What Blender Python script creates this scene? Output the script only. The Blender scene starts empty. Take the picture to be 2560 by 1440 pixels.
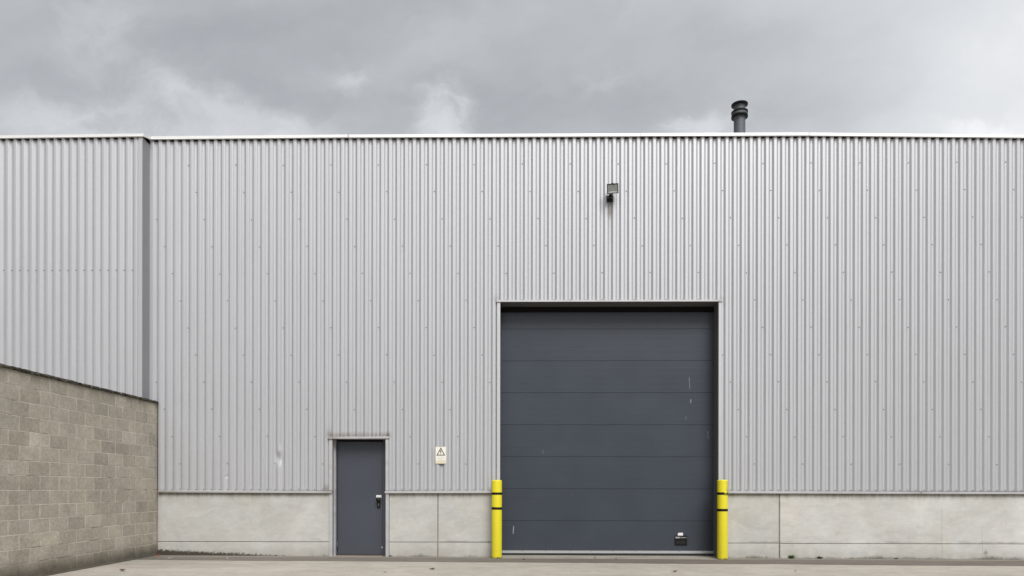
import bpy, bmesh, math, random
from mathutils import Vector, Matrix
R = math.radians
random.seed(11)
scene = bpy.context.scene
C = scene.collection

# ------------------------------------------------------------------ node expression helper
class E:
    """A scalar expression that turns into Math nodes of one node tree."""
    def __init__(s, t, sock): s.t, s.s = t, sock
    def _m(s, op, *a, clamp=False):
        n = s.t.nodes.new('ShaderNodeMath'); n.operation = op; n.use_clamp = clamp
        for i, v in enumerate((s,) + a):
            if isinstance(v, E): s.t.links.new(v.s, n.inputs[i])
            else: n.inputs[i].default_value = v
        return E(s.t, n.outputs[0])
    def __add__(s, o): return s._m('ADD', o)
    __radd__ = __add__
    def __mul__(s, o): return s._m('MULTIPLY', o)
    __rmul__ = __mul__
    def __sub__(s, o): return s._m('SUBTRACT', o)
    def __rsub__(s, o): return (s * -1.0) + o
    def __truediv__(s, o): return s._m('DIVIDE', o)
    def __neg__(s): return s * -1.0
    def abs(s): return s._m('ABSOLUTE')
    def pow(s, e): return s._m('POWER', e)
    def max(s, o): return s._m('MAXIMUM', o)
    def min(s, o): return s._m('MINIMUM', o)
    def clamp(s): return s._m('ADD', 0.0, clamp=True)
    def exp(s): return s._m('EXPONENT')
    def step(s, a, b):
        n = s.t.nodes.new('ShaderNodeMapRange'); n.interpolation_type = 'SMOOTHSTEP'
        s.t.links.new(s.s, n.inputs[0]); n.inputs[1].default_value = a; n.inputs[2].default_value = b
        n.inputs[3].default_value = 0; n.inputs[4].default_value = 1
        return E(s.t, n.outputs[0])
    def down(s, a, b): return 1.0 - s.step(a, b)

def sep(t, sock):
    n = t.nodes.new('ShaderNodeSeparateXYZ'); t.links.new(sock, n.inputs[0])
    return [E(t, n.outputs[i]) for i in range(3)]
def comb(t, *v):
    n = t.nodes.new('ShaderNodeCombineXYZ')
    for i, a in enumerate(v):
        if isinstance(a, E): t.links.new(a.s, n.inputs[i])
        else: n.inputs[i].default_value = a
    return n.outputs[0]
def noise(t, vec, scale, detail=4, rough=.55, dist=0):
    n = t.nodes.new('ShaderNodeTexNoise'); t.links.new(vec, n.inputs['Vector'])
    n.inputs['Scale'].default_value = scale; n.inputs['Detail'].default_value = detail
    n.inputs['Roughness'].default_value = rough; n.inputs['Distortion'].default_value = dist
    return E(t, n.outputs[0])
def mixc(t, fac, a, b, mode='MIX'):
    n = t.nodes.new('ShaderNodeMix'); n.data_type = 'RGBA'; n.blend_type = mode
    for i, v in ((0, fac), (6, a), (7, b)):
        if isinstance(v, E): t.links.new(v.s, n.inputs[i])
        elif hasattr(v, 'is_linked'): t.links.new(v, n.inputs[i])
        elif i == 0: n.inputs[0].default_value = v
        else: n.inputs[i].default_value = (*v, 1)
    return n.outputs[2]
def scalec(t, col, f):
    """colour times a scalar expression"""
    return mixc(t, 1.0, col, comb(t, f, f, f), 'MULTIPLY')

def mat(name, rough=.6, metal=0., spec=.5):
    m = bpy.data.materials.new(name); m.use_nodes = True
    t = m.node_tree; b = t.nodes['Principled BSDF']
    b.inputs['Roughness'].default_value = rough; b.inputs['Metallic'].default_value = metal
    b.inputs['Specular IOR Level'].default_value = spec
    tc = t.nodes.new('ShaderNodeTexCoord')
    return m, t, b, tc.outputs['Object']
def setc(t, b, c): t.links.new(c, b.inputs['Base Color'])
def bump(t, b, h, strength, dist=.01):
    n = t.nodes.new('ShaderNodeBump'); n.inputs['Strength'].default_value = strength; n.inputs['Distance'].default_value = dist
    t.links.new(h.s, n.inputs['Height']); t.links.new(n.outputs[0], b.inputs['Normal'])
def plain(name, col, rough=.6, metal=0., spec=.5, var=.08, scale=18.):
    m, t, b, o = mat(name, rough, metal, spec)
    n = noise(t, o, scale, 5)
    setc(t, b, scalec(t, mixc(t, 0., col, col), 1.0 + (n - .5) * (2 * var)))
    return m
M = {}

def blob(x, z, cx, cz, rx, rz):
    return (-(((x - cx) / rx).pow(2.0) + ((z - cz) / rz).pow(2.0))).exp()

# --- silver profiled sheet
m, t, b, o = mat('silver_sheet', .5, .50, .35); x, y, z = sep(t, o)
n1 = noise(t, comb(t, x * 1.0, y, z * .12), 2.2, 5)          # long vertical weather marks
n2 = noise(t, comb(t, x * 6.0, y, z * .35), 3.0, 4)
n3 = noise(t, o, .35, 3)
col = scalec(t, mixc(t, 0., (.492, .496, .515), (.5, .5, .5)), 1.0 + (n1 - .5) * .07 + (n2 - .5) * .03 + (n3 - .5) * .07)
ns = noise(t, comb(t, x * 9.0, y, z * .8), 4.0, 4)
drip = (blob(x, z, 1.66, 6.40, .045, .10) * .5 + ((x - 1.68).abs().down(.02, .10) * z.down(6.45, 6.66) * z.step(5.4, 6.5)) * .20) * (.4 + ns)
hood = ((x + 2.98).abs().down(.50, .62) * z.step(2.20, 2.24) * z.down(2.25, 2.36)) * (ns * 1.5 - .15).clamp()
hood = hood + blob(x, z, -3.56, 2.28, .05, .10) * .5 + blob(x, z, -2.45, 2.27, .05, .06) * .4 + blob(x, z, -3.60, 1.28, .07, .07) * .6
gar = blob(x, z, -.44, 4.79, .05, .08) * .35 + blob(x, z, 3.73, 4.78, .05, .06) * .3
base = z.down(1.24, 1.30) * ns * .35
stain = (drip + hood + gar + base).clamp()
setc(t, b, mixc(t, stain, col, (.20, .175, .145)))
rg = .52 + (n2 - .5) * .15 + stain * .3; t.links.new(rg.s, b.inputs['Roughness'])
M['sheet'] = m
# --- flashings
m, t, b, o = mat('pale_flashing', .45, .25); x, y, z = sep(t, o)
n = noise(t, comb(t, x, y * 4.0, z * 4.0), 3.5, 5); g = noise(t, comb(t, x * .5, y, z * 3.0), 9., 4)
setc(t, b, mixc(t, (g - .56).clamp() * 1.3, scalec(t, mixc(t, 0., (.77, .77, .76), (.7,) * 3), .94 + n * .12), (.40, .38, .34)))
M['coping'] = m
m, t, b, o = mat('grey_flashing', .45, .35); x, y, z = sep(t, o)
n = noise(t, comb(t, x, y * 4.0, z * 4.0), 2.5, 6)
dirt = ((noise(t, comb(t, x * 1.3, y, z * 2.0), 2.2, 6) - .50) * 3.0).clamp() * .5 + x.down(-6.7, -5.9) * z.down(1.15, 1.3) * .6 + blob(x, z, -3.5, 2.22, .16, .05) * .6 + blob(x, z, -3.55, 1.22, .18, .05) * .4 + blob(x, z, 7.35, 1.2, .22, .1) * .35
setc(t, b, mixc(t, dirt.clamp(), scalec(t, mixc(t, 0., (.50, .50, .505), (.6,) * 3), .92 + n * .16), (.25, .22, .185)))
M['flash'] = m
M['return'] = plain('slate_grey_flashing', (.30, .303, .318), .5, .3, var=.08, scale=2.)
M['shade'] = plain('black_shade_strip', (.012, .011, .010), .95, spec=.1)  # flat black for strips and faces that stand in for shade
M['jamb'] = plain('silver_trim', (.52, .522, .532), .45, .35, var=.06, scale=2.)
M['seam'] = plain('rusty_seam', (.10, .065, .045), .8)
M['screw'] = plain('screw_zinc', (.10, .095, .09), .6, .2)
# --- concrete plinth
m, t, b, o = mat('precast_concrete', .85); x, y, z = sep(t, o)
nb = noise(t, o, .9, 6, .6, .6); nm = noise(t, comb(t, x * 1.0, y, z * 2.2), 3.5, 7, .62, .8); nf = noise(t, o, 55., 3, .7); nw = noise(t, comb(t, x * 5., y, z * .4), 3., 5)
val = .93 + (nb - .5) * .50 + (nm - .5) * .42 + (nf - .5) * .28
warm = (noise(t, o, 1.7, 5) - .36).clamp() * 2.4 + blob(x, z, 4.2, .8, .9, .8) * .3
col = scalec(t, mixc(t, warm.clamp(), (.515, .510, .486), (.49, .463, .415)), val * (.97 + x.step(4.80, 4.83) * .12))
nz = noise(t, comb(t, x * 1.0, y, z * .0), 4.5, 6); nz2 = noise(t, o, 22., 5, .7)
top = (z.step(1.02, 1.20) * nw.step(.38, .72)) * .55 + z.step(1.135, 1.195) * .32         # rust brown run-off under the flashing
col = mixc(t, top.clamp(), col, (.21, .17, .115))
low = z.down(.02, .25) * (nz * 1.1 - .1).clamp() * .65                      # splash-back dirt above the ground
col = mixc(t, low.clamp(), col, (.22, .195, .155))
lim = (x + 6.7) * -.048 + .132 + (nz2 - .5) * .16 + (noise(t, o, 70., 3, .7) - .5) * .06           # damp algae band, thick in the corner
lim2 = .012 + (nz2 - .5) * .12 + (noise(t, comb(t, x, 0., 0.), 1.3, 5) - .5) * .24
alg = (lim - z).step(-.015, .03) * x.down(-4.6, -3.9) + (lim2 - z).step(-.03, .05) * .75
col = mixc(t, alg.clamp(), col, (.052, .046, .034))
led = (z - .29).abs().down(.004, .03) * (noise(t, comb(t, x, 0., z * 3.), 3., 5) - .42).clamp() * 2.2 * x.step(-1.6, -1.4)
col = mixc(t, led.clamp(), col, (.19, .18, .155))
scuff = (noise(t, comb(t, x * .6, y, z * 2.5), 5., 6, .7, 1.5) - .60).clamp() * 3.0
col = mixc(t, scuff.clamp() * .5, col, (.27, .24, .20))
pit = (noise(t, o, 16., 2, .5) - .73).clamp() * 12.
col = mixc(t, pit.clamp() * .6, col, (.13, .12, .10))
wob = (noise(t, comb(t, 0., 0., z), 9., 4) - .5) * .02
crack = ((x - 7.80 + wob).abs().down(.003, .010) * z.down(.88, .90) * .28 + (x - 8.54 + wob * 1.5).abs().down(.002, .008) * z.down(.55, .65) * .3)
col = mixc(t, (crack + blob(x, z, 8.6, .10, .035, .05) * .7).clamp(), col, (.13, .10, .07))
setc(t, b, col); bump(t, b, nf * .5 + nm, .25, .01); M['concrete'] = m
M['joint'] = plain('joint_filler', (.20, .195, .185), .9, var=.3)
# --- concrete blocks
m, t, b, o = mat('concrete_block', .93, spec=.25); x, y, z = sep(t, o)
at = t.nodes.new('ShaderNodeVertexColor'); at.layer_name = 'tone'
nf = noise(t, o, 55., 4, .8); nm = noise(t, o, 3., 6, .62); nl = noise(t, o, 20., 5, .65)
col = scalec(t, at.outputs['Color'], 1.0 + (nf - .5) * 1.5 + (nm - .5) * .75 + (nl - .5) * .75)
effl = (noise(t, o, 2.6, 6, .6, .5) - .56).clamp() * 3.2
col = mixc(t, effl.clamp() * .6, col, (.45, .425, .38))
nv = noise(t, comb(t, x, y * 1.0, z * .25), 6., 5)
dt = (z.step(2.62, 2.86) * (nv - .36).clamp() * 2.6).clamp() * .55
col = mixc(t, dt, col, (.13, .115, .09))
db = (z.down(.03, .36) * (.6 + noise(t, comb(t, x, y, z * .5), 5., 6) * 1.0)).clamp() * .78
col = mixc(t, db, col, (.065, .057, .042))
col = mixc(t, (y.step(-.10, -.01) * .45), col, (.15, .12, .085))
setc(t, b, col); bump(t, b, nf, .6, .008); M['block'] = m
m, t, b, o = mat('mortar', .95, spec=.2); x, y, z = sep(t, o)
nm = noise(t, o, 1.4, 6, .7)
col = mixc(t, nm.step(.34, .52), (.17, .155, .125), (.68, .64, .565))
col = mixc(t, z.down(.05, .35) * .8, col, (.075, .065, .05)); setc(t, b, col); M['mortar'] = m
m, t, b, o = mat('mossy_cap', .95, spec=.2)
n = noise(t, o, 7., 6, .7); n2 = noise(t, o, 16., 3, .6)
col = mixc(t, n.step(.35, .7), (.030, .027, .022), (.10, .09, .065))
col = mixc(t, (n2 - .63).clamp() * 10., col, (.50, .49, .45)); setc(t, b, col); bump(t, b, n, .8, .02); M['cap'] = m
# --- dark doors
def door_mat(name, col, marks, rough):
    m, t, b, o = mat(name, rough, 0., .5); x, y, z = sep(t, o)
    n = noise(t, o, 1.3, 5); f = noise(t, o, 160., 2, .8); h = noise(t, comb(t, x * .5, y, z * 9.), 6., 4)
    c = scalec(t, mixc(t, 0., col, col), 1.0 + (n - .5) * .28 + (f - .5) * .22 + (h - .5) * .10)
    dust = (z.down(.0, .5) * noise(t, o, 3., 5)) * .12
    c = mixc(t, dust, c, (.15, .14, .125))
    k = None
    br = noise(t, comb(t, x * 30., y, z * 5.), 3., 3)
    for (mx, mz, w, hh, a, sl) in marks:
        e = (x - mx + (z - mz) * sl).abs().down(w * .5, w) * (z - mz).abs().down(hh * .6, hh) * a
        k = e if k is None else k + e
    if k is not None: c = mixc(t, (k * (br * 1.6 + .1)).clamp(), c, (.55, .55, .56))
    spk = (noise(t, o, 22., 1, .5) - .86).clamp() * 20.
    c = mixc(t, spk.clamp() * .5 * z.down(.3, 1.6), c, (.4, .39, .36))
    setc(t, b, c); t.links.new((rough - .06 + n * .14).s, b.inputs['Roughness']); return m
M['gate'] = door_mat('anthracite_door', (.035, .043, .058), [(3.22, 3.28, .007, .14, .28, .06), (3.245, 2.94, .010, .05, .42, 0), (3.155, 2.62, .006, .05, .25, 0), (3.57, 2.30, .008, .09, .22, .1), (-.12, .49, .011, .09, .5, -.05), (.44, 1.98, .006, .05, .25, 0), (1.0, 1.15, .005, .02, .15, 0)], .38)
M['leaf'] = door_mat('grey_blue_door', (.049, .056, .073), [(-2.60, .16, .02, .02, .8, 0)], .42)
M['frame_dark'] = plain('dark_frame', (.055, .055, .066), .5)
M['reveal'] = plain('dark_reveal', (.115, .113, .110), .6, var=.12, scale=3.)
M['rail'] = plain('aluminium_rail', (.50, .51, .52), .4, .5)
M['rubber'] = plain('black_rubber', (.012, .012, .012), .7)
M['plastic'] = plain('black_plastic', (.007, .007, .0065), .5, var=.2, spec=.25)
M['pit'] = plain('black_recess', (.004, .004, .004), .7)
M['white'] = plain('white_label', (.74, .73, .70), .5, var=.06)
M['label_grey'] = plain('pale_grey_print', (.40, .40, .39), .5)
M['ink'] = plain('black_ink', (.022, .022, .026), .6)
M['grey_ink'] = plain('grey_ink', (.52, .52, .50), .6, var=.25, scale=90.)
M['brass'] = plain('lock_brass', (.22, .20, .14), .35, .7)
M['sign'] = plain('sign_plate', (.76, .74, .66), .45, var=.05, scale=9.)
M['sign_edge'] = plain('yellowed_plate', (.66, .60, .44), .5, var=.10, scale=14.)
# --- bollards
def bollard_mat(name, scuffed):
    m, t, b, o = mat(name, .42, 0., .5); x, y, z = sep(t, o)
    n = noise(t, o, 3., 5); d = noise(t, o, 28., 5, .65)
    c = scalec(t, mixc(t, 0., (.72, .625, .020), (.8, .65, .03)), .95 + (n - .5) * .16)
    lim = .022 + (d - .5) * .14
    k = (lim - z).step(-.004, .004)
    c = mixc(t, k * .9, c, (.06, .05, .035))
    c = mixc(t, (z.down(.0, .45) * (d - .45).clamp() * 1.4).clamp(), c, (.42, .33, .05))
    if scuffed:
        s = (x.step(.035, .070) * (z - 1.30).abs().down(.10, .15)) * (noise(t, comb(t, x * 2., y, z), 34., 4, .7) - .50).clamp() * 12.
        c = mixc(t, s.clamp(), c, (.055, .03, .03))
    setc(t, b, c); bump(t, b, d, .05, .01); return m
M['yellow'] = bollard_mat('yellow_sleeve', False); M['yellow_worn'] = bollard_mat('worn_yellow_sleeve', True)
M['tape'] = plain('black_tape', (.008, .0075, .007), .6, var=.3, spec=.2)
M['tape_torn'] = plain('torn_tape', (.10, .075, .02), .8, var=.6, scale=60.)
M['flue'] = plain('grey_flue', (.095, .103, .117), .6, .1, var=.2, scale=5.)
M['flue_dark'] = plain('black_collar', (.006, .006, .006), .6, spec=.2)
M['lamp_body'] = plain('dark_lamp_housing', (.055, .054, .048), .5, .3)
M['lamp_black'] = plain('black_bracket', (.012, .012, .012), .5)
M['reflector'] = plain('dull_reflector', (.26, .28, .26), .35, .7, var=.15, scale=30.)
M['tube'] = plain('lamp_tube', (.55, .56, .52), .3)
m, t, b, o = mat('dusty_glass', .25); b.inputs['Base Color'].default_value = (.42, .45, .42, 1); b.inputs['Alpha'].default_value = .35; M['glass'] = m
# --- ground
m, t, b, o = mat('yard_concrete', .9, spec=.3); x, y, z = sep(t, o)
nb = noise(t, comb(t, x * .6, y * 1.0, z), 1.1, 8, .66, .7); nm = noise(t, comb(t, x * .8, y * 1.0, z), 4.5, 8, .68, .5); nf = noise(t, o, 30., 5, .75)
c = scalec(t, mixc(t, noise(t, o, .8, 4).step(.35, .65), (.368, .340, .295), (.356, .324, .276)), .95 + (nb - .5) * .55 + (nm - .5) * .60 + (nf - .5) * .40)
st = (noise(t, comb(t, x * .35, y * 1.0, z), 1.6, 8, .68, 1.) - .54).clamp() * 2.6
c = mixc(t, st.clamp() * .75, c, (.185, .165, .135))
dk = (x.down(-6.2, -3.6) * y.step(-2.2, -.9)) * (nb * 1.3 - .1).clamp() * .55
c = mixc(t, dk.clamp(), c, (.16, .145, .12))
sp = (noise(t, o, 13., 2, .5) - .74).clamp() * 14.
c = mixc(t, sp.clamp() * .85, c, (.085, .072, .055))
setc(t, b, c); bump(t, b, nf + nm, .3, .01); M['yard'] = m
m, t, b, o = mat('gutter_concrete', .92, spec=.3); x, y, z = sep(t, o)
nb = noise(t, comb(t, x * .5, y * 2.0, z), 1.6, 7, .65, .6); nf = noise(t, o, 40., 5, .75); nl = noise(t, comb(t, x * .3, y * 3., z), 5., 6)
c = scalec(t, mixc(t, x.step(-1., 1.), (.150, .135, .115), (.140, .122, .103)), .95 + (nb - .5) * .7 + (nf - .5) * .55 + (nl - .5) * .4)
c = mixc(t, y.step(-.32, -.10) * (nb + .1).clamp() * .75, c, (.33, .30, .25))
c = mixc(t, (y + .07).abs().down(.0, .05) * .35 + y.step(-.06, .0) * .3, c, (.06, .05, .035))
c = mixc(t, (nl - .60).clamp() * 2., c, (.31, .28, .235))
setc(t, b, c); bump(t, b, nf, .35, .012); M['gutter'] = m
m, t, b, o = mat('threshold_concrete', .9, spec=.3); x, y, z = sep(t, o)
nb = noise(t, comb(t, x * .6, y * 3., z), 2.5, 7, .65); nf = noise(t, o, 50., 4, .7)
c = scalec(t, mixc(t, nb.step(.4, .65), (.30, .275, .23), (.20, .185, .16)), .9 + (nf - .5) * .5 + nb * .2); setc(t, b, c); bump(t, b, nf, .3, .01); M['threshold'] = m
M['rust'] = plain('rusty_sill', (.11, .065, .04), .85, var=.4, scale=25.)
M['plant'] = plain('weed_green', (.075, .13, .025), .6, var=.3, scale=60.)
M['moss'] = plain('moss_green', (.085, .085, .02), .8, var=.35, scale=60.)
M['leaf_yellow'] = plain('yellow_leaf', (.62, .36, .03), .6, var=.2, scale=60.)
M['leaf_orange'] = plain('orange_leaf', (.55, .20, .05), .6, var=.2, scale=60.)
M['leaf_red'] = plain('red_scrap', (.32, .012, .015), .5, var=.2, scale=60.)
M['leaf_brown'] = plain('brown_leaf', (.10, .065, .04), .7, var=.3, scale=60.)
M['paper'] = plain('white_paper', (.78, .78, .78), .7, var=.05)

# ------------------------------------------------------------------ mesh helpers
def obj(name, bm, mats, parent=None, smooth=False, keep=False):
    me = bpy.data.meshes.new(name)
    if not keep: bmesh.ops.recalc_face_normals(bm, faces=bm.faces)
    bm.to_mesh(me); bm.free()
    for k in (mats if isinstance(mats, (list, tuple)) else [mats]): me.materials.append(M[k])
    if smooth:
        for p in me.polygons: p.use_smooth = True
    o = bpy.data.objects.new(name, me); C.objects.link(o)
    if parent: o.parent = parent
    return o
def box(bm, x0, x1, y0, y1, z0, z1, mi=0):
    v = [bm.verts.new((x, y, z)) for x in (x0, x1) for y in (y0, y1) for z in (z0, z1)]
    for q in ((0, 1, 3, 2), (4, 6, 7, 5), (0, 4, 5, 1), (2, 3, 7, 6), (0, 2, 6, 4), (1, 5, 7, 3)):
        bm.faces.new([v[i] for i in q]).material_index = mi
    return v
def boxo(name, m, parent, *b, bevel=0):
    bm = bmesh.new(); box(bm, *b)
    if bevel: bmesh.ops.bevel(bm, geom=bm.edges[:], offset=bevel, segments=2, affect='EDGES')
    return obj(name, bm, m, parent)
def lathe(bm, prof, n=40, c=(0, 0, 0), mi=0, cap=True):
    rings = []
    for r, z in prof:
        rings.append([bm.verts.new((c[0] + r * math.cos(2 * math.pi * i / n), c[1] + r * math.sin(2 * math.pi * i / n), c[2] + z)) for i in range(n)])
    for a, b_ in zip(rings, rings[1:]):
        for i in range(n):
            f = bm.faces.new((a[i], a[(i + 1) % n], b_[(i + 1) % n], b_[i])); f.material_index = mi; f.smooth = True
    if cap:
        bm.faces.new(rings[0][::-1]).material_index = mi; bm.faces.new(rings[-1]).material_index = mi
def empty(name, loc, label, cat, group=None):
    o = bpy.data.objects.new(name, None); C.objects.link(o); o.location = loc; o.empty_display_size = .2
    tag(o, label, cat, group); return o
def tag(o, label, cat, group=None):
    o['label'] = label; o['category'] = cat
    if group: o['group'] = group
def slope(x): return -.0028 * (x + .4)                # the yard falls very slightly to the right

# ------------------------------------------------------------------ ground
bm = bmesh.new()
xs = [-220, -20, -7, 0, 9, 20, 220]; ys = [-260, -30, -3, 0.35, 30, 220]
vv = [[bm.verts.new((x, y, max(-.06, min(.06, slope(x))))) for y in ys] for x in xs]
for i in range(len(xs) - 1):
    for j in range(len(ys) - 1): bm.faces.new((vv[i][j], vv[i + 1][j], vv[i + 1][j + 1], vv[i][j + 1]))
g = obj('yard', bm, 'yard'); g['kind'] = 'structure'
bm = bmesh.new(); a = []; x = -6.765
while x < 16:
    ed = -.79 - .018 * (x + 6) + random.uniform(-.012, .012) + (.02 * math.sin(x * 1.7))
    a.append((bm.verts.new((x, ed, slope(x) + .004)), bm.verts.new((x, .02, slope(x) + .004)))); x += .18
for p, q in zip(a, a[1:]): bm.faces.new((p[0], q[0], q[1], p[1]))
g = obj('gutter_strip', bm, 'gutter'); g['kind'] = 'structure'

# ------------------------------------------------------------------ the warehouse
W = empty('warehouse', (0, 0, 0), 'wide warehouse clad in ribbed silver metal with a big dark sectional door', 'warehouse')
P, DEP = .14863, .030
V0 = .037                                             # centre of one valley
def profile(xa, xb, v0):
    """profile points x,y of the ribbed sheet: valley at y=0, crest at y=-DEP"""
    base = [(-.0165, 0.), (-.0130, 0.), (.0130, 0.), (.0185, -.0020), (.0478, -DEP + .0020), (.0532, -DEP), (.0956, -DEP), (.1010, -DEP + .0020), (.1303, -.0020)]
    k = math.floor((xa - v0) / P) - 1; pts = []
    while v0 + k * P < xb + P:
        pts += [(v0 + k * P + dx, y) for dx, y in base[1:]]; k += 1
    def yat(x):
        for (x0, y0), (x1, y1) in zip(pts, pts[1:]):
            if x0 <= x <= x1: return y0 + (y1 - y0) * (x - x0) / max(1e-9, x1 - x0)
        return 0.
    return pts, yat
def sheet(bm, xa, xb, y0, z0, ztop, holes, v0, dents=(), screws=()):
    pts, yat = profile(xa, xb, v0)
    cut = sorted({round(v, 5) for v in [x for x, _ in pts if xa < x < xb] + [xa, xb] + [h for hh in holes for h in hh[:2]]})
    def vert(cache, x, z):
        k = (round(x, 5), round(z, 4))
        if k not in cache:
            y = y0 + yat(x)
            for (dx, dz, rx, rz, am) in dents:
                y += am * math.exp(-((x - dx) / rx) ** 2 - ((z - dz) / rz) ** 2)
            cache[k] = bm.verts.new((x, y, z))
        return cache[k]
    cache = {}
    for a, c in zip(cut, cut[1:]):
        mid = (a + c) / 2; lo = z0
        for (h0, h1, hz) in holes:
            if h0 < mid < h1: lo = hz
        zsa = [lo]
        for (dx, dz, rx, rz, am) in dents:
            if abs(mid - dx) < rx * 2.6 and lo < dz: zsa += [dz + rz * s * .2 for s in range(-12, 13)]
        zs_ = sorted(q for q in zsa if q >= lo); zsa = zs_[:1]
        for q in zs_[1:]:
            if q - zsa[-1] > .004: zsa.append(q)
        for q0, q1 in zip(zsa, zsa[1:] + [None]):
            za0, za1 = (q0, q1) if q1 is not None else (q0, None)
            ta = za1 if za1 is not None else ztop(a); tb = za1 if za1 is not None else ztop(c)
            f = bm.faces.new((vert(cache, a, za0), vert(cache, c, za0), vert(cache, c, tb), vert(cache, a, ta))); f.smooth = q1 is not None and any(abs(mid - dd[0]) < .06 for dd in dents)
    for (sx, sz) in screws:
        ok = xa < sx < xb and not any(h0 - .02 < sx < h1 + .02 and sz < hz for h0, h1, hz in holes)
        if ok:
            yy = y0 + yat(sx); r = .009 if sz < 1.26 or 4.78 < sz < 4.79 else .0098
            v = [bm.verts.new((sx + r * q * math.cos(k * math.pi / 3), yy - d, sz + r * q * math.sin(k * math.pi / 3))) for q, d in ((1., .0004), (1., .005), (.55, .0075)) for k in range(6)]
            for s in (0, 6):
                for k in range(6):
                    bm.faces.new((v[s + k], v[s + (k + 1) % 6], v[s + 6 + (k + 1) % 6], v[s + 6 + k])).material_index = 1
            bm.faces.new(v[12:18]).material_index = 1
def lerp(tab, x):
    if x <= tab[0][0]: return tab[0][1]
    for (x0, z0), (x1, z1) in zip(tab, tab[1:]):
        if x <= x1: return z0 + (z1 - z0) * (x - x0) / (x1 - x0)
    return tab[-1][1]
ROOF = [(-6.95, 7.772), (-3.2, 7.791), (2.2, 7.790), (5.3, 7.787), (9.3, 7.728), (15, 7.64)]
ROOFL = [(-15, 7.64), (-9.54, 7.681), (-6.9, 7.702)]
screws = []
for r in range(12):
    z = 7.313 - r * .5069
    for k in range(-10, 12):
        screws.append((V0 + (k * 6 + r) * P + random.uniform(-.003, .003), z + random.uniform(-.006, .006)))
kk = -48
while V0 + kk * P < 12:
    sx = V0 + kk * P
    if not (-3.6 < sx < -2.4 or -.45 < sx < 3.75): screws.append((sx, 1.2505))
    elif -.4 < sx < 3.7 and kk % 2 == 0: screws.append((sx, 4.788))
    kk += 1
bm = bmesh.new()
sheet(bm, -6.93, 15, 0., 1.236, lambda x: lerp(ROOF, x) + .02, [(-3.55, -2.43, 2.228), (-.424, 3.722, 4.768)], V0,
      dents=[(-4.500, 1.84, .045, .11, .036), (-4.485, 1.96, .03, .06, -.012), (-5.47, 1.50, .02, .03, .012), (7.9, 4.26, .012, .012, .004)], screws=screws)
clad = obj('wall_cladding', bm, ['sheet', 'screw'], W, keep=True)
bm = bmesh.new()
sheet(bm, -15, -6.985, -.245, 1.2, lambda x: lerp(ROOFL, x) + .02, [], -8.160, screws=[(-8.16 + k * P, 5.279) for k in range(-30, 9)])
obj('wall_cladding', bm, ['sheet', 'screw'], W, keep=True)['label'] = 'ribbed cladding of the slightly projecting section above the block wall'
# corner where the left section steps forward
bm = bmesh.new()
box(bm, -6.990, -6.9155, -.282, -.276, 1.2, 7.71); 
rv = box(bm, -6.921, -6.915, -.2755, .0, 1.2, 7.71, 1)
for q in rv:
    if q.co.z > 5 and q.co.y > -.1: q.co.z = 7.80
box(bm, -6.9145, -6.898, -.030, -.002, 1.2, 7.77)
obj('corner_flashing', bm, ['sheet', 'return'], W)
# core, roof, hidden sides
boxo('building_core', 'frame_dark', W, -15, 15, .36, 24, .0, 7.55)
bm = bmesh.new()
for (x0, x1) in ((-15, 15),):
    v = [bm.verts.new(p) for p in ((x0, .02, 7.60), (x1, .02, 7.60), (x1, 12, 7.9), (x0, 12, 7.9), (x1, 24, 7.6), (x0, 24, 7.6))]
    bm.faces.new(v[:4]); bm.faces.new((v[3], v[2], v[4], v[5]))
obj('roof', bm, 'flash', W)
# coping, in lengths that butt with a fine overlap
def coping(tab, x0, x1, yf, h, d0=0.):
    bm = bmesh.new(); st = sorted({x0, x1, *[a for a, _ in tab if x0 < a < x1]})
    prev = None
    for x in st:
        zb = lerp(tab, x) + d0
        ring = [bm.verts.new(p) for p in ((x, yf, zb), (x, yf - .006, zb + .002), (x, yf, zb + .012), (x, yf, zb + h - .004), (x, yf + .006, zb + h), (x, yf + .34, zb + h + .012), (x, yf + .34, zb - .02), (x, yf + .075, zb - .0), (x, yf + .012, zb + .003))]
        if prev:
            for i in range(len(ring)): bm.faces.new((prev[i], ring[i], ring[(i + 1) % len(ring)], prev[(i + 1) % len(ring)]))
        else: bm.faces.new(ring)
        prev = ring
    bm.faces.new(prev[::-1]); return obj('coping', bm, 'coping', W)
def recess_shade(tab, x0, x1, y0):  # dark strip in the rib recesses, standing in for shade under the coping
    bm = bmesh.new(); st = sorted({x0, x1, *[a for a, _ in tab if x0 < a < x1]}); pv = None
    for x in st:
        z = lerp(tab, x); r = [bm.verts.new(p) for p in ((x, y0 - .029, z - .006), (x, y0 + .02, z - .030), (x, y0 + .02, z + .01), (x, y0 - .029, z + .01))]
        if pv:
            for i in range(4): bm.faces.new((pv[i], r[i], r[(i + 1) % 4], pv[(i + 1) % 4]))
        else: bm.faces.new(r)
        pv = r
    bm.faces.new(pv[::-1]); obj('coping_shade', bm, 'shade', W)
recess_shade(ROOF, -6.89, 14.9, 0.); recess_shade(ROOFL, -14.9, -6.99, -.245)
cuts = [-6.88, -3.19, 2.225, 5.325, 15]
for i, (p, q) in enumerate(zip(cuts, cuts[1:])):
    coping(ROOF, p + .004, q - .003, -.062, .060, d0=(.001, -.001, .001, 0)[i])
coping(ROOFL, -15, -6.915, -.308, .056)
bm = bmesh.new()                                       # short return of the coping at the step
va = []
for y, zb in ((-.308, 7.702), (-.060, 7.772)):
    va.append([bm.verts.new(p) for p in ((-6.9145, y, zb), (-6.880, y, zb), (-6.880, y, zb + .058), (-6.9145, y, zb + .058))])
for i in range(4): bm.faces.new((va[0][i], va[1][i], va[1][(i + 1) % 4], va[0][(i + 1) % 4]))
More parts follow.
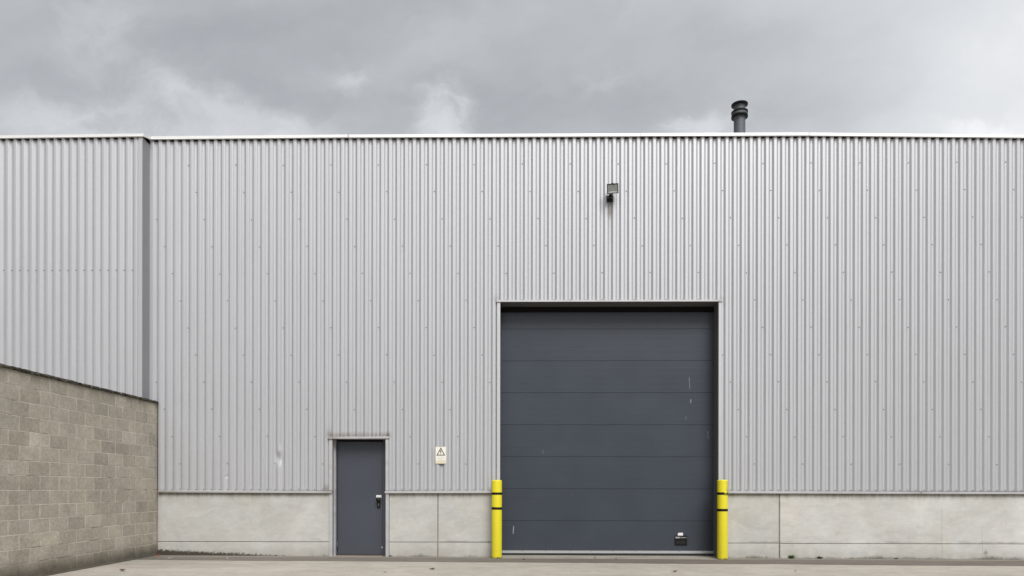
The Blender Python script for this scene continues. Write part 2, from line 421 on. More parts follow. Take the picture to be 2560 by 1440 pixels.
bm.faces.new(va[0]); bm.faces.new(va[1][::-1]); obj('coping', bm, 'coping', W)
for x in cuts[1:4]: boxo('coping_seam', 'flash', W, x - .014, x + .014, -.0655, -.0635, lerp(ROOF, x) + .004, lerp(ROOF, x) + .056)

# drip flashing on top of the plinth
def drip(x0, x1, dz0=0., dz1=0.):
    bm = bmesh.new(); prof = ((.0, 1.236), (-.034, 1.236), (-.052, 1.231), (-.052, 1.197), (-.048, 1.192), (-.044, 1.196), (-.044, 1.222), (.02, 1.226))
    e = [[bm.verts.new((x, y, z + dz)) for y, z in prof] for x, dz in ((x0, dz0), (x1, dz1))]
    n = len(prof)
    for i in range(n): bm.faces.new((e[0][i], e[1][i], e[1][(i + 1) % n], e[0][(i + 1) % n]))
    bm.faces.new(e[0][::-1]); bm.faces.new(e[1]); return obj('drip_flashing', bm, 'flash', W)
drip(-6.745, -3.485, .003, -.006); drip(-2.505, -.425, -.006, 0.); drip(3.722, 7.385, .0, -.006); drip(7.389, 15, -.006, -.012)
boxo('flashing_seam', 'seam', W, 7.380, 7.394, -.0535, -.0525, 1.192, 1.228)

# concrete plinth: upper panels and a lower beam, jointed
def panel(name, x0, x1, z0, z1, yf):
    bm = bmesh.new(); box(bm, x0, x1, yf, .34, z0, z1); bmesh.ops.bevel(bm, geom=[e for e in bm.edges if all(abs(v.co.y - yf) < 1e-5 for v in e.verts)], offset=.006, segments=2, affect='EDGES')
    return obj(name, bm, 'concrete', W)
for (a, c, zb) in ((-6.95, -3.553, .275), (-2.432, -1.534, .274), (-1.516, -.426, .274), (3.724, 4.800, .268), (4.822, 15, .262)):
    panel('plinth_panel', a, c, zb + .0045, 1.215, .004); panel('foundation_beam', a, c, -.12, zb - .0025, -.002)
boxo('joint_filler', 'joint', W, -1.533, -1.517, .016, .1, -.05, 1.2); boxo('joint_filler', 'joint', W, 4.802, 4.820, .018, .1, -.05, 1.2)

# big sectional door
boxo('jamb_trim', 'jamb', W, -.424, -.366, -.042, .02, slope(-.4), 4.734); boxo('jamb_trim', 'jamb', W, 3.675, 3.720, -.042, .02, slope(3.7), 4.734)
bm = bmesh.new(); pr = ((.03, 4.790), (-.030, 4.772), (-.062, 4.768), (-.062, 4.737), (-.056, 4.735), (.03, 4.738))
e = [[bm.verts.new((x, y, z)) for y, z in pr] for x in (-.434, 3.738)]
for i in range(6): bm.faces.new((e[0][i], e[1][i], e[1][(i + 1) % 6], e[0][(i + 1) % 6]))
bm.faces.new(e[0][::-1]); bm.faces.new(e[1]); obj('header_flashing', bm, 'flash', W)
bm = bmesh.new(); box(bm, -.40, -.3665, .02, .36, -.05, 4.737); box(bm, 3.6755, 3.71, .02, .36, -.05, 4.737); box(bm, -.3665, 3.6755, -.04, .36, 4.7335, 4.765)
obj('reveal_lining', bm, 'reveal', W)
bm = bmesh.new(); X0, X1, YD = -.366, 3.675, .300
ZS = [.099, .666, 1.274, 1.883, 2.491, 3.100, 3.708, 4.313, 4.76]
for k, (a, c) in enumerate(zip(ZS, ZS[1:])):           # eight sections, micro-ribbed, with a tongued joint between
    rows = [(a + .0015, YD + .007), (a + .0030, YD + .001), (a + .006, YD)]
    for f in (.2, .4, .6, .8):
        z = a + (c - a) * f; rows += [(z - .006, YD), (z, YD + .0005), (z + .006, YD)]
    rows += [(c - .0025, YD), (c - .002, YD + .007), (c + .0015, YD + .007)]
    if k == 7: rows[-1] = (c, YD + .012)
    pv = None
    for z, y in rows:
        q = (bm.verts.new((X0, y, z)), bm.verts.new((X1, y, z)))
        if pv: bm.faces.new((pv[0], pv[1], q[1], q[0]))
        pv = q
bmesh.ops.remove_doubles(bm, verts=bm.verts, dist=.0005)
gate = obj('sectional_door', bm, 'gate', W, keep=True); gate['label'] = 'large anthracite sectional door of eight horizontal panels'
bm = bmesh.new(); box(bm, X0, X1, .288, .312, .050, .0985)
for x in (.05, .50, .96, 1.36, 1.77, 2.21, 2.62, 3.03, 3.47): box(bm, x - .006, x + .006, .2868, .2876, .083, .095, 1)
obj('bottom_rail', bm, ['rail', 'screw'], gate)
boxo('head_shade', 'shade', gate, X0 + .002, X1 - .002, .285, .3115, 4.630, 4.730)  # black strip added for the header's shadow across the door top
boxo('rubber_seal', 'rubber', gate, X0 + .005, X1 - .005, .292, .318, -.01, .049)
bm = bmesh.new(); hx0, hx1, hz0, hz1 = 2.943, 3.177, .206, .388; yf = .286     # flush pull with a recessed pocket
box(bm, hx0, hx1, yf, .2985, hz1 - .088, hz1); box(bm, hx0, hx1, yf, .2985, hz0, hz0 + .030); box(bm, hx0, hx0 + .024, yf, .2985, hz0 + .030, hz1 - .088); box(bm, hx1 - .024, hx1, yf, .2985, hz0 + .030, hz1 - .088)
box(bm, hx0 + .024, hx1 - .024, .2935, .2985, hz0 + .030, hz1 - .088, 1)
box(bm, hx0 + .026, hx1 - .026, .283, .2855, hz0 + .024, hz0 + .032)
obj('pull_handle', bm, ['plastic', 'pit'], gate)
def text(name, body, size, loc, m, parent, width=None):
    cu = bpy.data.curves.new(name, 'FONT'); cu.body = body; cu.size = size; cu.extrude = .0006; cu.offset = size * .012
    tmp = bpy.data.objects.new(name + '_tmp', cu); C.objects.link(tmp)
    me = bpy.data.meshes.new_from_object(tmp.evaluated_get(bpy.context.evaluated_depsgraph_get()))
    bpy.data.objects.remove(tmp); bpy.data.curves.remove(cu)
    xs_ = [v.co.x for v in me.vertices]; w = max(xs_) - min(xs_); s = (width / w) if width else 1.
    me.transform(Matrix.Translation(loc) @ Matrix.Rotation(R(90), 4, 'X') @ Matrix.Diagonal((s, 1, 1, 1)) @ Matrix.Translation((-min(xs_), 0, 0)))
    me.name = name; me.materials.clear(); me.materials.append(M[m])
    o = bpy.data.objects.new(name, me); C.objects.link(o); o.parent = parent; return o
text('lettering', 'Crawford', .036, (3.044, .2845, .342), 'label_grey', gate, .116)
bm = bmesh.new()
for k in range(4): box(bm, 2.957 + k * .020, 2.957 + k * .020 + .0165, .2846, .2856, .338, .366)
obj('logo_mark', bm, 'label_grey', gate)
bm = bmesh.new(); v = [bm.verts.new(p) for p in ((3.003, .2955, .389), (3.100, .2955, .389), (3.100, .2955, .441), (3.018, .2955, .441), (3.003, .2955, .427))]
f = bm.faces.new(v); r_ = bmesh.ops.extrude_face_region(bm, geom=[f]); bmesh.ops.translate(bm, vec=(0, .002, 0), verts=[q for q in r_['geom'] if isinstance(q, bmesh.types.BMVert)])
obj('sticker', bm, 'white', gate)
bm = bmesh.new(); v = [bm.verts.new(p) for p in ((-.36, -.30, .001), (3.67, -.30, -.009), (3.67, .35, .004), (-.36, .35, .010), (-.36, -.02, .010), (3.67, -.02, .001))]
bm.faces.new((v[0], v[1], v[5], v[4])); bm.faces.new((v[4], v[5], v[2], v[3])); obj('threshold', bm, 'threshold', W)

# entry door
for (a, c) in ((-3.550, -3.490), (-2.495, -2.436)): boxo('jamb_trim', 'flash', W, a, c, -.036, .02, 1.238, 2.198); boxo('jamb_trim', 'flash', W, a, c, -.020, .02, slope(-3) - .03, 1.190 if a < -3 else 1.188)
bm = bmesh.new(); pr = ((.03, 2.250), (-.026, 2.238), (-.058, 2.231), (-.058, 2.201), (-.052, 2.198), (.03, 2.200))
e = [[bm.verts.new((x, y, z + dz)) for y, z in pr] for x, dz in ((-3.566, -.003), (-2.424, .006))]
for i in range(6): bm.faces.new((e[0][i], e[1][i], e[1][(i + 1) % 6], e[0][(i + 1) % 6]))
bm.faces.new(e[0][::-1]); bm.faces.new(e[1]); obj('header_flashing', bm, 'flash', W)
bm = bmesh.new(); box(bm, -3.52, -3.4905, .02, .12, -.03, 2.2); box(bm, -2.4945, -2.46, .02, .30, -.03, 2.2); box(bm, -3.4905, -2.4945, -.03, .3, 2.1975, 2.22)
box(bm, -3.52, -3.470, .120, .34, -.03, 2.2); obj('reveal_lining', bm, 'flash', W)
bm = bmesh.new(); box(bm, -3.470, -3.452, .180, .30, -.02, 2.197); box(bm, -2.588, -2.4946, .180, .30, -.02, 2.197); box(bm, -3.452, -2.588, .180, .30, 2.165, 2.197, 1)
obj('door_frame', bm, ['frame_dark', 'shade'], W)  # frame head coloured black for the shade below its header
ent = boxo('entry_door', 'leaf', W, -3.447, -2.594, .192, .24, .022, 2.160, bevel=.003); ent['label'] = 'plain grey blue steel personnel door'
for z in (1.942, .185):
    bm = bmesh.new(); lathe(bm, [(.009, -.075), (.009, .075)], 12, (-3.4495, .176, z)); box(bm, -3.462, -3.449, .176, .191, z - .07, z + .03); box(bm, -3.4495, -3.436, .183, .191, z - .03, z + .085)
    obj('hinge', bm, 'frame_dark', ent)
bm = bmesh.new()                                       # long plate with a stubby knob and a lock
lathe(bm, [(.020, 0), (.032, .012), (.040, .045), (.040, .072), (.034, .082), (.0, .083)], 24, cap=False); bmesh.ops.rotate(bm, cent=(0, 0, 0), matrix=Matrix.Rotation(R(90), 3, 'X'), verts=bm.verts); bmesh.ops.translate(bm, vec=(-2.668, .192, 1.058), verts=bm.verts)
n0 = len(bm.verts); pl = []
for k in range(24):
    an = 2 * math.pi * k / 24; pl.append((-2.668 + .030 * math.cos(an), 1.0 + (.075 if math.sin(an) > 0 else -.075) + .030 * math.sin(an)))
fr = [bm.verts.new((x, .180, z)) for x, z in pl]; bk = [bm.verts.new((x, .192, z)) for x, z in pl]
bm.faces.new(fr)
for k in range(24): bm.faces.new((fr[k], fr[(k + 1) % 24], bk[(k + 1) % 24], bk[k]))
hd = obj('door_handle', bm, 'plastic', ent)
bm = bmesh.new(); lathe(bm, [(.013, 0), (.013, .012)], 16); bmesh.ops.rotate(bm, cent=(0, 0, 0), matrix=Matrix.Rotation(R(90), 3, 'X'), verts=bm.verts); bmesh.ops.translate(bm, vec=(-2.668, .1815, .985), verts=bm.verts); box(bm, -2.676, -2.660, .1705, .1812, .945, .976)
obj('lock_cylinder', bm, 'brass', ent)
bm = bmesh.new(); box(bm, -2.716, -2.618, .1895, .1915, 1.107, 1.150, 0); box(bm, -2.700, -2.634, .1888, .1893, 1.127, 1.131, 1)
obj('sticker', bm, ['white', 'grey_ink'], ent)
boxo('door_sill', 'rust', W, -3.470, -2.4946, .13, .30, -.02, .018)

# flue on the roof
bm = bmesh.new(); cx, cy = 4.546, 1.5
lathe(bm, [(.116, 7.55), (.116, 8.965)], 48, (cx, cy, 0), cap=False); lathe(bm, [(.112, 9.09), (.112, 9.21)], 48, (cx, cy, 0), cap=False)
lathe(bm, [(.150, 9.006), (.150, 9.062)], 48, (cx, cy, 0), cap=False)
fl = obj('flue_pipe', bm, 'flue', W); fl['label'] = 'dark grey round flue with flanged collars above the roof edge'
for z0, z1, r in ((8.968, 9.006, .166), (9.062, 9.086, .166)):
    bm = bmesh.new(); lathe(bm, [(.108, z0), (r, z0), (r, z1), (.108, z1)], 48, (cx, cy, 0), cap=False); obj('collar', bm, 'flue_dark', fl)
bm = bmesh.new(); lathe(bm, [(.110, 9.205), (.166, 9.222), (.166, 9.240), (.09, 9.252), (.09, 9.1)], 48, (cx, cy, 0), cap=False); obj('rim', bm, 'flue_dark', fl)

# ------------------------------------------------------------------ block wall
BW = empty('block_wall', (-6.765, -4, 0), 'beige concrete block boundary wall with a dark mossy cap, running out from the warehouse', 'wall')
def child(o, root):
    o.parent = root; o.matrix_parent_inverse = Matrix.Translation(-root.location); return o
bm = bmesh.new(); cl = bm.loops.layers.color.new('tone'); XF = -6.765; YE, YN = -.010, -9.6
def blk(y0, y1, z0, z1, tone):
    j = .0048; jy = lambda: random.uniform(-.0012, .0012); d = .005 + random.uniform(-.0015, .0015); c = .0025
    o_ = [(y0 + j + jy(), z0 + j + jy()), (y1 - j + jy(), z0 + j + jy()), (y1 - j + jy(), z1 - j + jy()), (y0 + j + jy(), z1 - j + jy())]
    cy_, cz_ = (y0 + y1) / 2, (z0 + z1) / 2
    inn = [(a + math.copysign(c, cy_ - a), b_ + math.copysign(c, cz_ - b_)) for a, b_ in o_]
    bot = [bm.verts.new((XF - .012, a, b_)) for a, b_ in o_]; mid_ = [bm.verts.new((XF - d * .45 , a, b_)) for a, b_ in o_]; top_ = [bm.verts.new((XF + .002 - d * .3, a, b_)) for a, b_ in inn]
    fs = [bm.faces.new(top_)]
    for k in range(4):
        fs.append(bm.faces.new((bot[k], bot[(k + 1) % 4], mid_[(k + 1) % 4], mid_[k]))); fs.append(bm.faces.new((mid_[k], mid_[(k + 1) % 4], top_[(k + 1) % 4], top_[k])))
    for f in fs:
        for l in f.loops: l[cl] = (*tone, 1)
srgb = lambda v: v                                        # tone is stored linear through a byte colour layer
for k in range(15):
    z1 = 2.85 - .2 * k; z0 = z1 - .2
    y = -.35 if k % 2 else -.15
    edges = [YE] + [y - .4 * i for i in range(24)]
    for a, c in zip(edges, edges[1:]):
        if a - c < .02: continue
        v = random.gauss(1., .065); w = random.uniform(-.02, .02)
        tone = (.405 * v, .370 * v * (1 - w * .3), .308 * v * (1 - w))
        tone = tuple(12.92 * q if q < .0031308 else 1.055 * q ** (1 / 2.4) - .055 for q in tone)
        blk(c, a, z0, z1, tone)
child(obj('block_courses', bm, 'block'), BW)
child(boxo('wall_core', 'mortar', None, -6.965, XF - .0026, YN, YE, -.05, 2.85), BW)
bm = bmesh.new(); pv = None; y = YE + .004; rows = []
while y > YN:
    hx = lambda a: random.uniform(-a, a)
    pts = [(XF - .01, 2.850), (XF + .020 + hx(.006), 2.853 + hx(.004)), (XF + .024 + hx(.007), 2.872 + hx(.006)), (XF + .018 + hx(.008), 2.893 + hx(.008)), (XF - .02, 2.902 + hx(.008)), (XF - .10, 2.908 + hx(.007)), (XF - .225, 2.890), (XF - .225, 2.850)]
    rows.append([bm.verts.new((a, y, b_)) for a, b_ in pts]); y -= .035
for p, q in zip(rows, rows[1:]):
    for i in range(8): bm.faces.new((p[i], p[(i + 1) % 8], q[(i + 1) % 8], q[i]))
bm.faces.new(rows[0][::-1]); bm.faces.new(rows[-1]); child(obj('wall_cap', bm, 'cap'), BW)
child(boxo('gap_shade', 'pit', None, -6.767, -6.745, -.028, -.006, 1.24, 2.853), BW)  # black strip stands in for the dark gap between wall and cladding

# ------------------------------------------------------------------ bollards
def bollard(x, y, zt, mat_, label, bands, torn):
    z0 = slope(x); r = .0945
    B = empty('bollard', (x, y, z0), label, 'bollard', 'bollards guarding the big door'); h = zt - z0
    bm = bmesh.new(); lathe(bm, [(r, -.05), (r, .1), (r, h * .5), (r, h - .020), (r * .985, h - .010), (r * .90, h - .003), (r * .55, h + .002), (.001, h + .003)], 48, cap=False)
    obj('post', bm, mat_, B)
    for i, (a, c, tl) in enumerate(bands):
        bm = bmesh.new(); n = 48; ra = r + .0016; vs = []
        for k in range(n + 1):
            an = 2 * math.pi * k / n; tear = torn and i == 0 and math.cos(an) > .05 and math.sin(an) < 0.5
            zz = tl * math.sin(an) * 0 + tl * math.cos(an)
            a2, c2 = a - z0 + zz, c - z0 + zz
            if tear: a2 += random.uniform(.0, .024); c2 = max(a2 + .002, c2 - random.uniform(.004, .026))
            vs.append((bm.verts.new((ra * math.cos(an), ra * math.sin(an), a2)), bm.verts.new((ra * math.cos(an), ra * math.sin(an), c2))))
        for p, q in zip(vs, vs[1:]):
            f = bm.faces.new((p[0], q[0], q[1], p[1])); f.smooth = True
        t_ = obj('tape_band', bm, 'tape', B)
        if torn and i == 0:
            t_['label'] = 'upper black tape band, torn away on one side'
            bm = bmesh.new()
            for k in range(12):                            # curled shreds of tape
                an = R(random.uniform(-88, -25)); rr = ra + random.uniform(.003, .010); zz = (a + c) / 2 - z0 + random.uniform(-.035, .03)
                p = Vector((rr * math.cos(an), rr * math.sin(an), zz)); tng = Vector((-math.sin(an), math.cos(an), random.uniform(-1, 1))) * .020; up = Vector((0, 0, random.uniform(.006, .016)))
                bm.faces.new([bm.verts.new(q) for q in (p - tng, p + tng, p + tng * .6 + up + Vector((0, -.006, 0)), p - tng * .8 + up)])
            obj('tape_shred', bm, 'tape_torn', t_)
    return B
bollard(-.420, -.20, 1.432, 'yellow', 'clean yellow bollard with two intact black bands, left of the big door', [(1.163, 1.207, 0.), (.892, .937, -.002)], False)
bollard(3.698, -.20, 1.440, 'yellow_worn', 'scuffed yellow bollard with torn upper black band, right of the big door', [(1.168, 1.214, 0.), (.868, .914, .0)], True)

# ------------------------------------------------------------------ floodlight
FL = empty('floodlight', (1.68, -.03, 6.66), 'small square floodlight fixed on the ribbed wall high above the big door', 'floodlight')
fm = Matrix.Translation((1.690, -.215, 6.758)) @ Matrix.Rotation(R(-4), 4, 'Z') @ Matrix.Rotation(R(-2.5), 4, 'Y') @ Matrix.Rotation(R(18), 4, 'X')
def place(bm, name, m_, root, M4, par=None):
    bmesh.ops.transform(bm, matrix=Matrix.Translation(-root.location) @ M4, verts=bm.verts); return obj(name, bm, m_, par or root)
w, h = .104, .084
bm = bmesh.new(); box(bm, -w, w, .0, .022, -h, -h + .012); box(bm, -w, w, .0, .022, h - .014, h); box(bm, -w, -w + .013, .0, .022, -h + .012, h - .014); box(bm, w - .013, w, .0, .022, -h + .012, h - .014)
v0_ = [bm.verts.new((sx * w, .022, sz * h)) for sx, sz in ((-1, -1), (1, -1), (1, 1), (-1, 1))]; v1_ = [bm.verts.new((sx * w * .72, .105, sz * h * .62)) for sx, sz in ((-1, -1), (1, -1), (1, 1), (-1, 1))]
for k in range(4): bm.faces.new((v0_[k], v0_[(k + 1) % 4], v1_[(k + 1) % 4], v1_[k]))
bm.faces.new(v1_); box(bm, -.02, .02, -.004, .01, h - .002, h + .008)
hs = place(bm, 'housing', 'lamp_body', FL, fm)
bm = bmesh.new(); a_ = [bm.verts.new((sx * (w - .013), .012, sz * (h - .013))) for sx, sz in ((-1, -1), (1, -1), (1, 1), (-1, 1))]; b2 = [bm.verts.new((sx * w * .62, .030, sz * h * .45)) for sx, sz in ((-1, -1), (1, -1), (1, 1), (-1, 1))]
for k in range(4): bm.faces.new((a_[k], a_[(k + 1) % 4], b2[(k + 1) % 4], b2[k]))
bm.faces.new(b2); place(bm, 'reflector', 'reflector', FL, fm, hs)
for sx in (-1, 1):
    bm = bmesh.new(); box(bm, sx * .056 - .006, sx * .056 + .006, .010, .026, -.012, .016); place(bm, 'lamp_holder', 'lamp_black', FL, fm, hs)
bm = bmesh.new(); box(bm, -.05, .05, .014, .020, -.004, .006); place(bm, 'tube', 'tube', FL, fm, hs)
bm = bmesh.new(); box(bm, -w + .0135, w - .0135, .004, .0065, -h + .0125, h - .0145); place(bm, 'glass', 'glass', FL, fm, hs)
bm = bmesh.new(); box(bm, -.040, .040, -.110, -.03, -.040, .002); box(bm, -.030, .030, -.185, -.08, .002, .020); box(bm, -.06, .06, -.03, -.0035, -.07, .04); bmesh.ops.bevel(bm, geom=bm.edges[:], offset=.003, segments=1, affect='EDGES')
bmesh.ops.translate(bm, vec=(-.018, 0, -.008), verts=bm.verts); obj('bracket', bm, 'lamp_black', FL)
bm = bmesh.new(); box(bm, -.098, -.060, -.12, -.095, -.040, -.030); box(bm, -.103, -.094, -.12, -.095, -.035, -.012); obj('tightening_screw', bm, 'lamp_body', FL)

# ------------------------------------------------------------------ warning sign
SG = empty('warning_sign', (-1.466, -.0372, 1.895), 'small white electric shock warning plate with a black triangle on the ribbed wall', 'sign')
bm = bmesh.new(); box(bm, -.1005, .1005, -.003, .0, -.156, .156); bmesh.ops.bevel(bm, geom=[e for e in bm.edges if abs(e.verts[0].co.y - e.verts[1].co.y) > .002], offset=.006, segments=3, affect='EDGES')
pl_ = obj('plate', bm, 'sign_edge', SG)
bm = bmesh.new(); box(bm, -.092, .092, -.0042, -.0032, -.100, .150); obj('plate_face', bm, 'sign', SG)
bm = bmesh.new(); box(bm, -.055, .055, -.001, .012, -.170, -.1565); obj('backing_clip', bm, 'frame_dark', SG)
def tri(s): return [(0., .108 * s + .028), (-.082 * s, -.040 * s + .028 - .0 * s), (.082 * s, -.040 * s + .028)]
bm = bmesh.new(); cz = .028
O = [(0, .145), (-.083, -.006), (.083, -.006)]; I = [(0, .112), (-.058, .010), (.058, .010)]
Ov = [bm.verts.new((a, -.0052, b_)) for a, b_ in O]; Iv = [bm.verts.new((a, -.0052, b_)) for a, b_ in I]
for k in range(3): bm.faces.new((Ov[k], Ov[(k + 1) % 3], Iv[(k + 1) % 3], Iv[k]))
obj('warning_triangle', bm, 'ink', SG)
bm = bmesh.new()
for poly in ([(.006, .092), (-.010, .088), (-.014, .060), (.002, .064)], [(-.014, .060), (.018, .064), (.012, .052), (-.010, .052)], [(.012, .060), (.004, .040), (-.010, .024), (-.004, .044)], [(-.012, .034), (-.012, .016), (.002, .026)]):
    bm.faces.new([bm.verts.new((a, -.0053, b_)) for a, b_ in poly])
obj('lightning_arrow', bm, 'ink', SG)
def line(z, hgt, words, m_, nm):
    bm = bmesh.new()
    for a, c in words: box(bm, a, c, -.0056, -.0046, z - hgt / 2, z + hgt / 2)
    obj(nm, bm, m_, SG)
line(-.034, .011, [(-.052, -.020), (-.016, .052)], 'grey_ink', 'text_heading')
line(-.060, .007, [(-.082, -.044), (-.040, -.010), (-.006, .030), (.036, .080)], 'grey_ink', 'text_line')
line(-.078, .006, [(-.036, -.008), (-.004, .034)], 'grey_ink', 'text_line')
line(-.102, .006, [(-.070, -.030), (-.024, .006), (.012, .074)], 'grey_ink', 'text_line')

# ------------------------------------------------------------------ litter and weeds
def flake(name, x, y, s, m_, label, cat, curl=.3, rot=0., n=7, group=None):
    bm = bmesh.new(); rim = []
    for k in range(n):
        a = 2 * math.pi * k / n; r = s * random.uniform(.6, 1.) * (1. if abs(math.cos(a)) > .5 else .55)
        rim.append(bm.verts.new((r * math.cos(a), r * math.sin(a), .003 + curl * s * random.uniform(.2, 1.))))
    c_ = bm.verts.new((0, 0, .002))
    for k in range(n): bm.faces.new((rim[k], rim[(k + 1) % n], c_))
    bm2 = bmesh.ops.extrude_face_region(bm, geom=bm.faces[:]); bmesh.ops.translate(bm, vec=(0, 0, .0015), verts=[q for q in bm2['geom'] if isinstance(q, bmesh.types.BMVert)])
    o = obj(name, bm, m_); o.location = (x, y, slope(x) + .004); o.rotation_euler = (0, 0, rot); tag(o, label, cat, group)
G_ = 'dead leaves scattered on the yard'
flake('leaf', -2.03, -2.43, .036, 'leaf_yellow', 'bright yellow fallen leaf on the yard below the entry door', 'leaf', .6, .3, group=G_)
flake('leaf', -1.37, -1.99, .055, 'leaf_brown', 'brown leaf on the yard below the warning sign', 'leaf', .35, .1, group=G_)
flake('leaf', 2.39, -2.14, .065, 'leaf_brown', 'largest brown leaf, on the yard in front of the pull handle', 'leaf', .4, .2, group=G_)
flake('leaf', -6.02, -2.42, .060, 'leaf_brown', 'dark curled leaf on the yard near the block wall', 'leaf', .5, .0, group=G_)
flake('leaf', 4.30, -2.0, .026, 'leaf_brown', 'tiny brown leaf on the yard below the scuffed bollard', 'leaf', .6, .8, group=G_)
flake('leaf', .075, -.47, .030, 'leaf_brown', 'small dark leaf on the gutter strip beside the clean bollard', 'leaf', .6, .2, group=G_)
flake('leaf', -5.39, -.58, .024, 'leaf_orange', 'tiny orange leaf on the gutter strip in front of the left plinth', 'leaf', .7, .2, group=G_)
flake('leaf', 1.38, -.16, .026, 'leaf_brown', 'small brown leaf lying on the big door threshold', 'leaf', .6, .9, group=G_)
flake('leaf', 1.76, -.24, .026, 'leaf_orange', 'small orange leaf lying on the big door threshold', 'leaf', .6, .9, group=G_)
flake('leaf', -6.60, -.40, .030, 'leaf_orange', 'orange brown leaf on the ground in the corner by the block wall', 'leaf', .6, .9, group=G_)
flake('plastic_scrap', -6.69, -.14, .035, 'leaf_red', 'small dark red scrap in the corner by the block wall', 'litter', .6, .4)
flake('paper_scrap', -6.22, -.63, .040, 'paper', 'crumpled white paper scrap on the gutter strip near the corner', 'litter', .9, .1)
flake('paper_scrap', -5.20, -.62, .022, 'paper', 'tiny white scrap on the gutter strip beside the orange leaf', 'litter', .9, .1)
def weed(name, x, y, h, n, m_, label):
    bm = bmesh.new()
    for k in range(n):
        a = random.uniform(0, 2 * math.pi); l = h * random.uniform(.5, 1.); w_ = l * .28; d = Vector((math.cos(a), math.sin(a) * .5, 0)); up = Vector((0, 0, 1)); s_ = Vector((-math.sin(a), math.cos(a), 0))
        p0 = Vector((random.uniform(-.3, .3) * h, random.uniform(-.1, .1) * h, 0)); p1 = p0 + d * l * .45 + up * l * .6; p2 = p0 + d * l * .9 + up * l * random.uniform(.5, .95)
        q = [bm.verts.new(p) for p in (p0, p1 - s_ * w_, p2, p1 + s_ * w_)]; bm.faces.new(q)
    o = obj(name, bm, m_); o.location = (x, y, slope(x) + .002); tag(o, label, 'weed', 'weeds at the foot of the plinth')
weed('weed', 5.03, -.03, .105, 16, 'plant', 'greenest leafy weed, right of the dark vertical plinth joint')
weed('weed', 5.56, -.03, .070, 13, 'moss', 'olive tuft at the plinth foot, between leafy weed and moss patches')
weed('weed', 6.13, -.03, .030, 10, 'moss', 'tiny flat moss patch at the right plinth foot, nearest the olive tuft')
weed('weed', 6.95, -.03, .040, 14, 'moss', 'low moss patch at the right plinth foot, farthest from the door')
weed('weed', -2.52, -.03, .040, 10, 'plant', 'small green weed at the entry door sill, left of the jamb foot')
weed('weed', -2.40, -.04, .042, 10, 'plant', 'small green weed at the plinth foot right of the entry door')

# ------------------------------------------------------------------ sky and light
SUN_EL, SUN_AZ = R(50), R(21)                           # veiled sun behind the camera, to its right
wd = bpy.data.worlds.new('World'); scene.world = wd; wd.use_nodes = True; t = wd.node_tree
bg = t.nodes['Background']; bg.inputs['Strength'].default_value = .10
sky = t.nodes.new('ShaderNodeTexSky'); sky.sky_type = 'NISHITA'; sky.sun_disc = False; sky.sun_elevation = SUN_EL; sky.sun_rotation = R(160); sky.dust_density = 4.
tc = t.nodes.new('ShaderNodeTexCoord'); D = tc.outputs['Generated']; dx, dy, dz = sep(t, D)
zc = dz.max(0.0) + .22
lp = comb(t, dx / zc, dy / zc, 0.)                      # a flat cloud deck seen in perspective
ya = dy.max(.08)
front = dy.step(.1, .45)
ra = dx / ya; re_ = dz / ya
w1 = noise(t, comb(t, ra, re_, 5.1), 5., 6, .6) - .5; w2 = noise(t, comb(t, ra, re_, 8.3), 5., 6, .6) - .5
qa = ra + w1 * .16; qe = re_ + w2 * .16
fb = noise(t, comb(t, qa * .9, qe * 1.2, .7), 9., 9, .60) - .5                # torn cumulus edges
fb2 = noise(t, comb(t, qa * .75 + qe * .55, qe * 1.0 - qa * .25, 4.2), 5.5, 9, .62) - .5   # wisps
fb3 = noise(t, comb(t, qa * .55 - qe * .35, qe * 1.25 - qa * .62, 9.4), 3.2, 8, .55) - .5   # long bands climbing to the right
def gn(px, py, rx, ry, a_=qa, e_=qe): return blob(a_, e_, (px - 1301) / 1707., (1221 - py) / 1707., rx / 1707., ry / 1707.)
core = gn(1100, 325, 135, 110)
puffs = (core + fb * 2.2).step(.12, 1.05) * core.step(.0, .35) * (.185 + fb * .5)
soft = (gn(440, 290, 190, 120) + gn(620, 330, 260, 60) + gn(180, 320, 260, 80) + gn(240, 90, 190, 150) * .6 + gn(1780, 310, 150, 50) * 1.2 + gn(2470, 310, 170, 50) + gn(2440, 70, 150, 90) * .35 + gn(840, 190, 80, 40) * .8 + gn(1500, 190, 110, 60) * .7).clamp()
puffs = puffs + (soft * .70 + fb2 * 2.6 + fb * .9).step(.08, 1.0) * (soft * .85 + .12) * .17
for q in ((1180, 90, 260, 100, .05), (2500, 180, 240, 180, .04), (560, 100, 230, 120, -.055), (80, 210, 200, 70, -.045), (760, 265, 210, 65, -.045), (1310, 265, 130, 90, -.045), (1580, 250, 170, 70, -.03), (2080, 270, 210, 60, -.05), (1880, 90, 220, 60, -.045)):
    puffs = puffs + gn(*q[:4]) * q[4]
n1 = noise(t, lp, 1.1, 7, .55, .4) - .5
n3 = noise(t, lp, 9., 7, .66) - .5
right = (dx / ya).step(.12, .78)
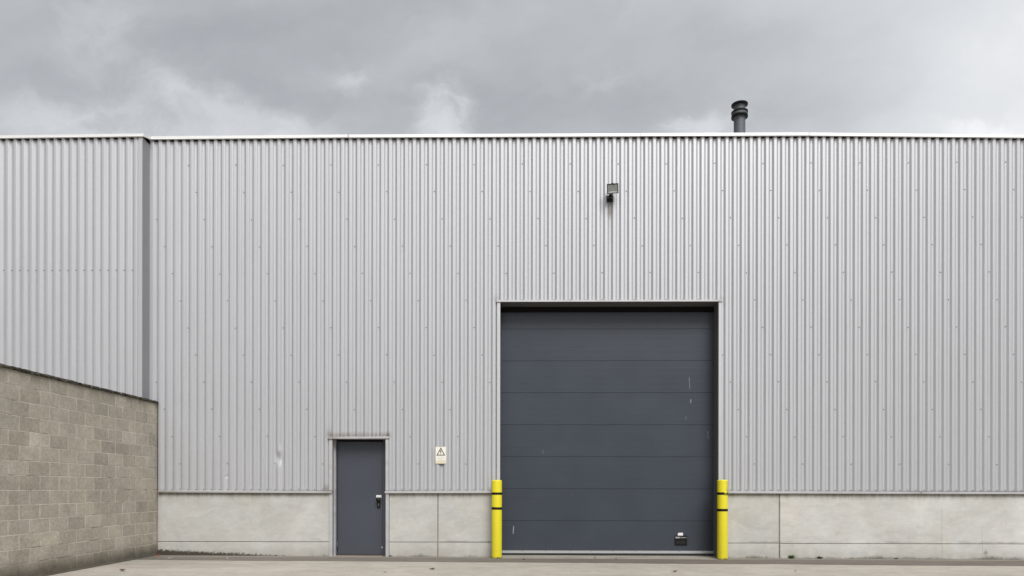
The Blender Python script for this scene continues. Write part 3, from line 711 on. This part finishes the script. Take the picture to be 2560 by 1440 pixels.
val = .475 + re_.down(.50, .60) * front * .035 + (-dx).step(.05, .5) * .035 + right * .232 * front + puffs * front + n1 * .08 + fb3 * .26 * (1.0 - right * .4) + fb2 * .13 + n3 * .05 + .012
hi = dz.step(.52, .95) * 1.0                            # an overcast sky is brightest overhead
back = (dy * -.96 + dx * -.24).step(.25, .92)
side = (1.0 + dx.max(0.0) * .30) * (1.0 - (-dx).step(.30, .75) * (-dy).step(-.75, -.35) * .96) * (1.0 - dx.step(.70, .95) * (-dy).step(-.6, -.2) * .3)
skyline = 1.0 - (1.0 - dz.step(.16, .42)) * (-dy).step(-.05, .35) * .85      # dark tree line and sheds beyond the yard, behind the camera
val = val * side * (1.0 + hi * .8) * (1.0 + back * 2.2) * skyline
wh = (val - .45).clamp() * 2.0
cc = mixc(t, wh.clamp(), (.955, 1.0, 1.058), (.985, 1.0, 1.02))
cloud = mixc(t, 1.0, cc, comb(t, val * 10., val * 10., val * 10.), 'MULTIPLY')
t.links.new(mixc(t, .94, sky.outputs[0], cloud), bg.inputs['Color'])
su = bpy.data.lights.new('Sun', 'SUN'); su.energy = 3.2; su.angle = R(30); su.color = (1., .985, .965)
so = bpy.data.objects.new('Sun', su); C.objects.link(so)
az = SUN_AZ; d = Vector((math.sin(az) * math.cos(SUN_EL), -math.cos(az) * math.cos(SUN_EL), math.sin(SUN_EL)))
so.location = d * 40; so.rotation_euler = d.to_track_quat('Z', 'Y').to_euler()
sky.sun_rotation = math.atan2(d.x, d.y)

# ------------------------------------------------------------------ camera
cam = bpy.data.cameras.new('Camera'); cam.sensor_width = 36; cam.lens = 24.0; cam.shift_y = 501 / 2560; cam.clip_end = 1000; cam.clip_start = .05
co = bpy.data.objects.new('Camera', cam); C.objects.link(co); co.location = (0, -12.70, 1.28)
co.rotation_euler = (Matrix.Rotation(R(.65), 3, 'Z') @ Matrix.Rotation(R(90), 3, 'X') @ Matrix.Rotation(R(.07), 3, 'Z')).to_euler()
scene.camera = co
vs = scene.view_settings; vs.view_transform = 'Standard'; vs.look = 'None'; vs.exposure = 0; vs.gamma = 1; vs.use_curve_mapping = False
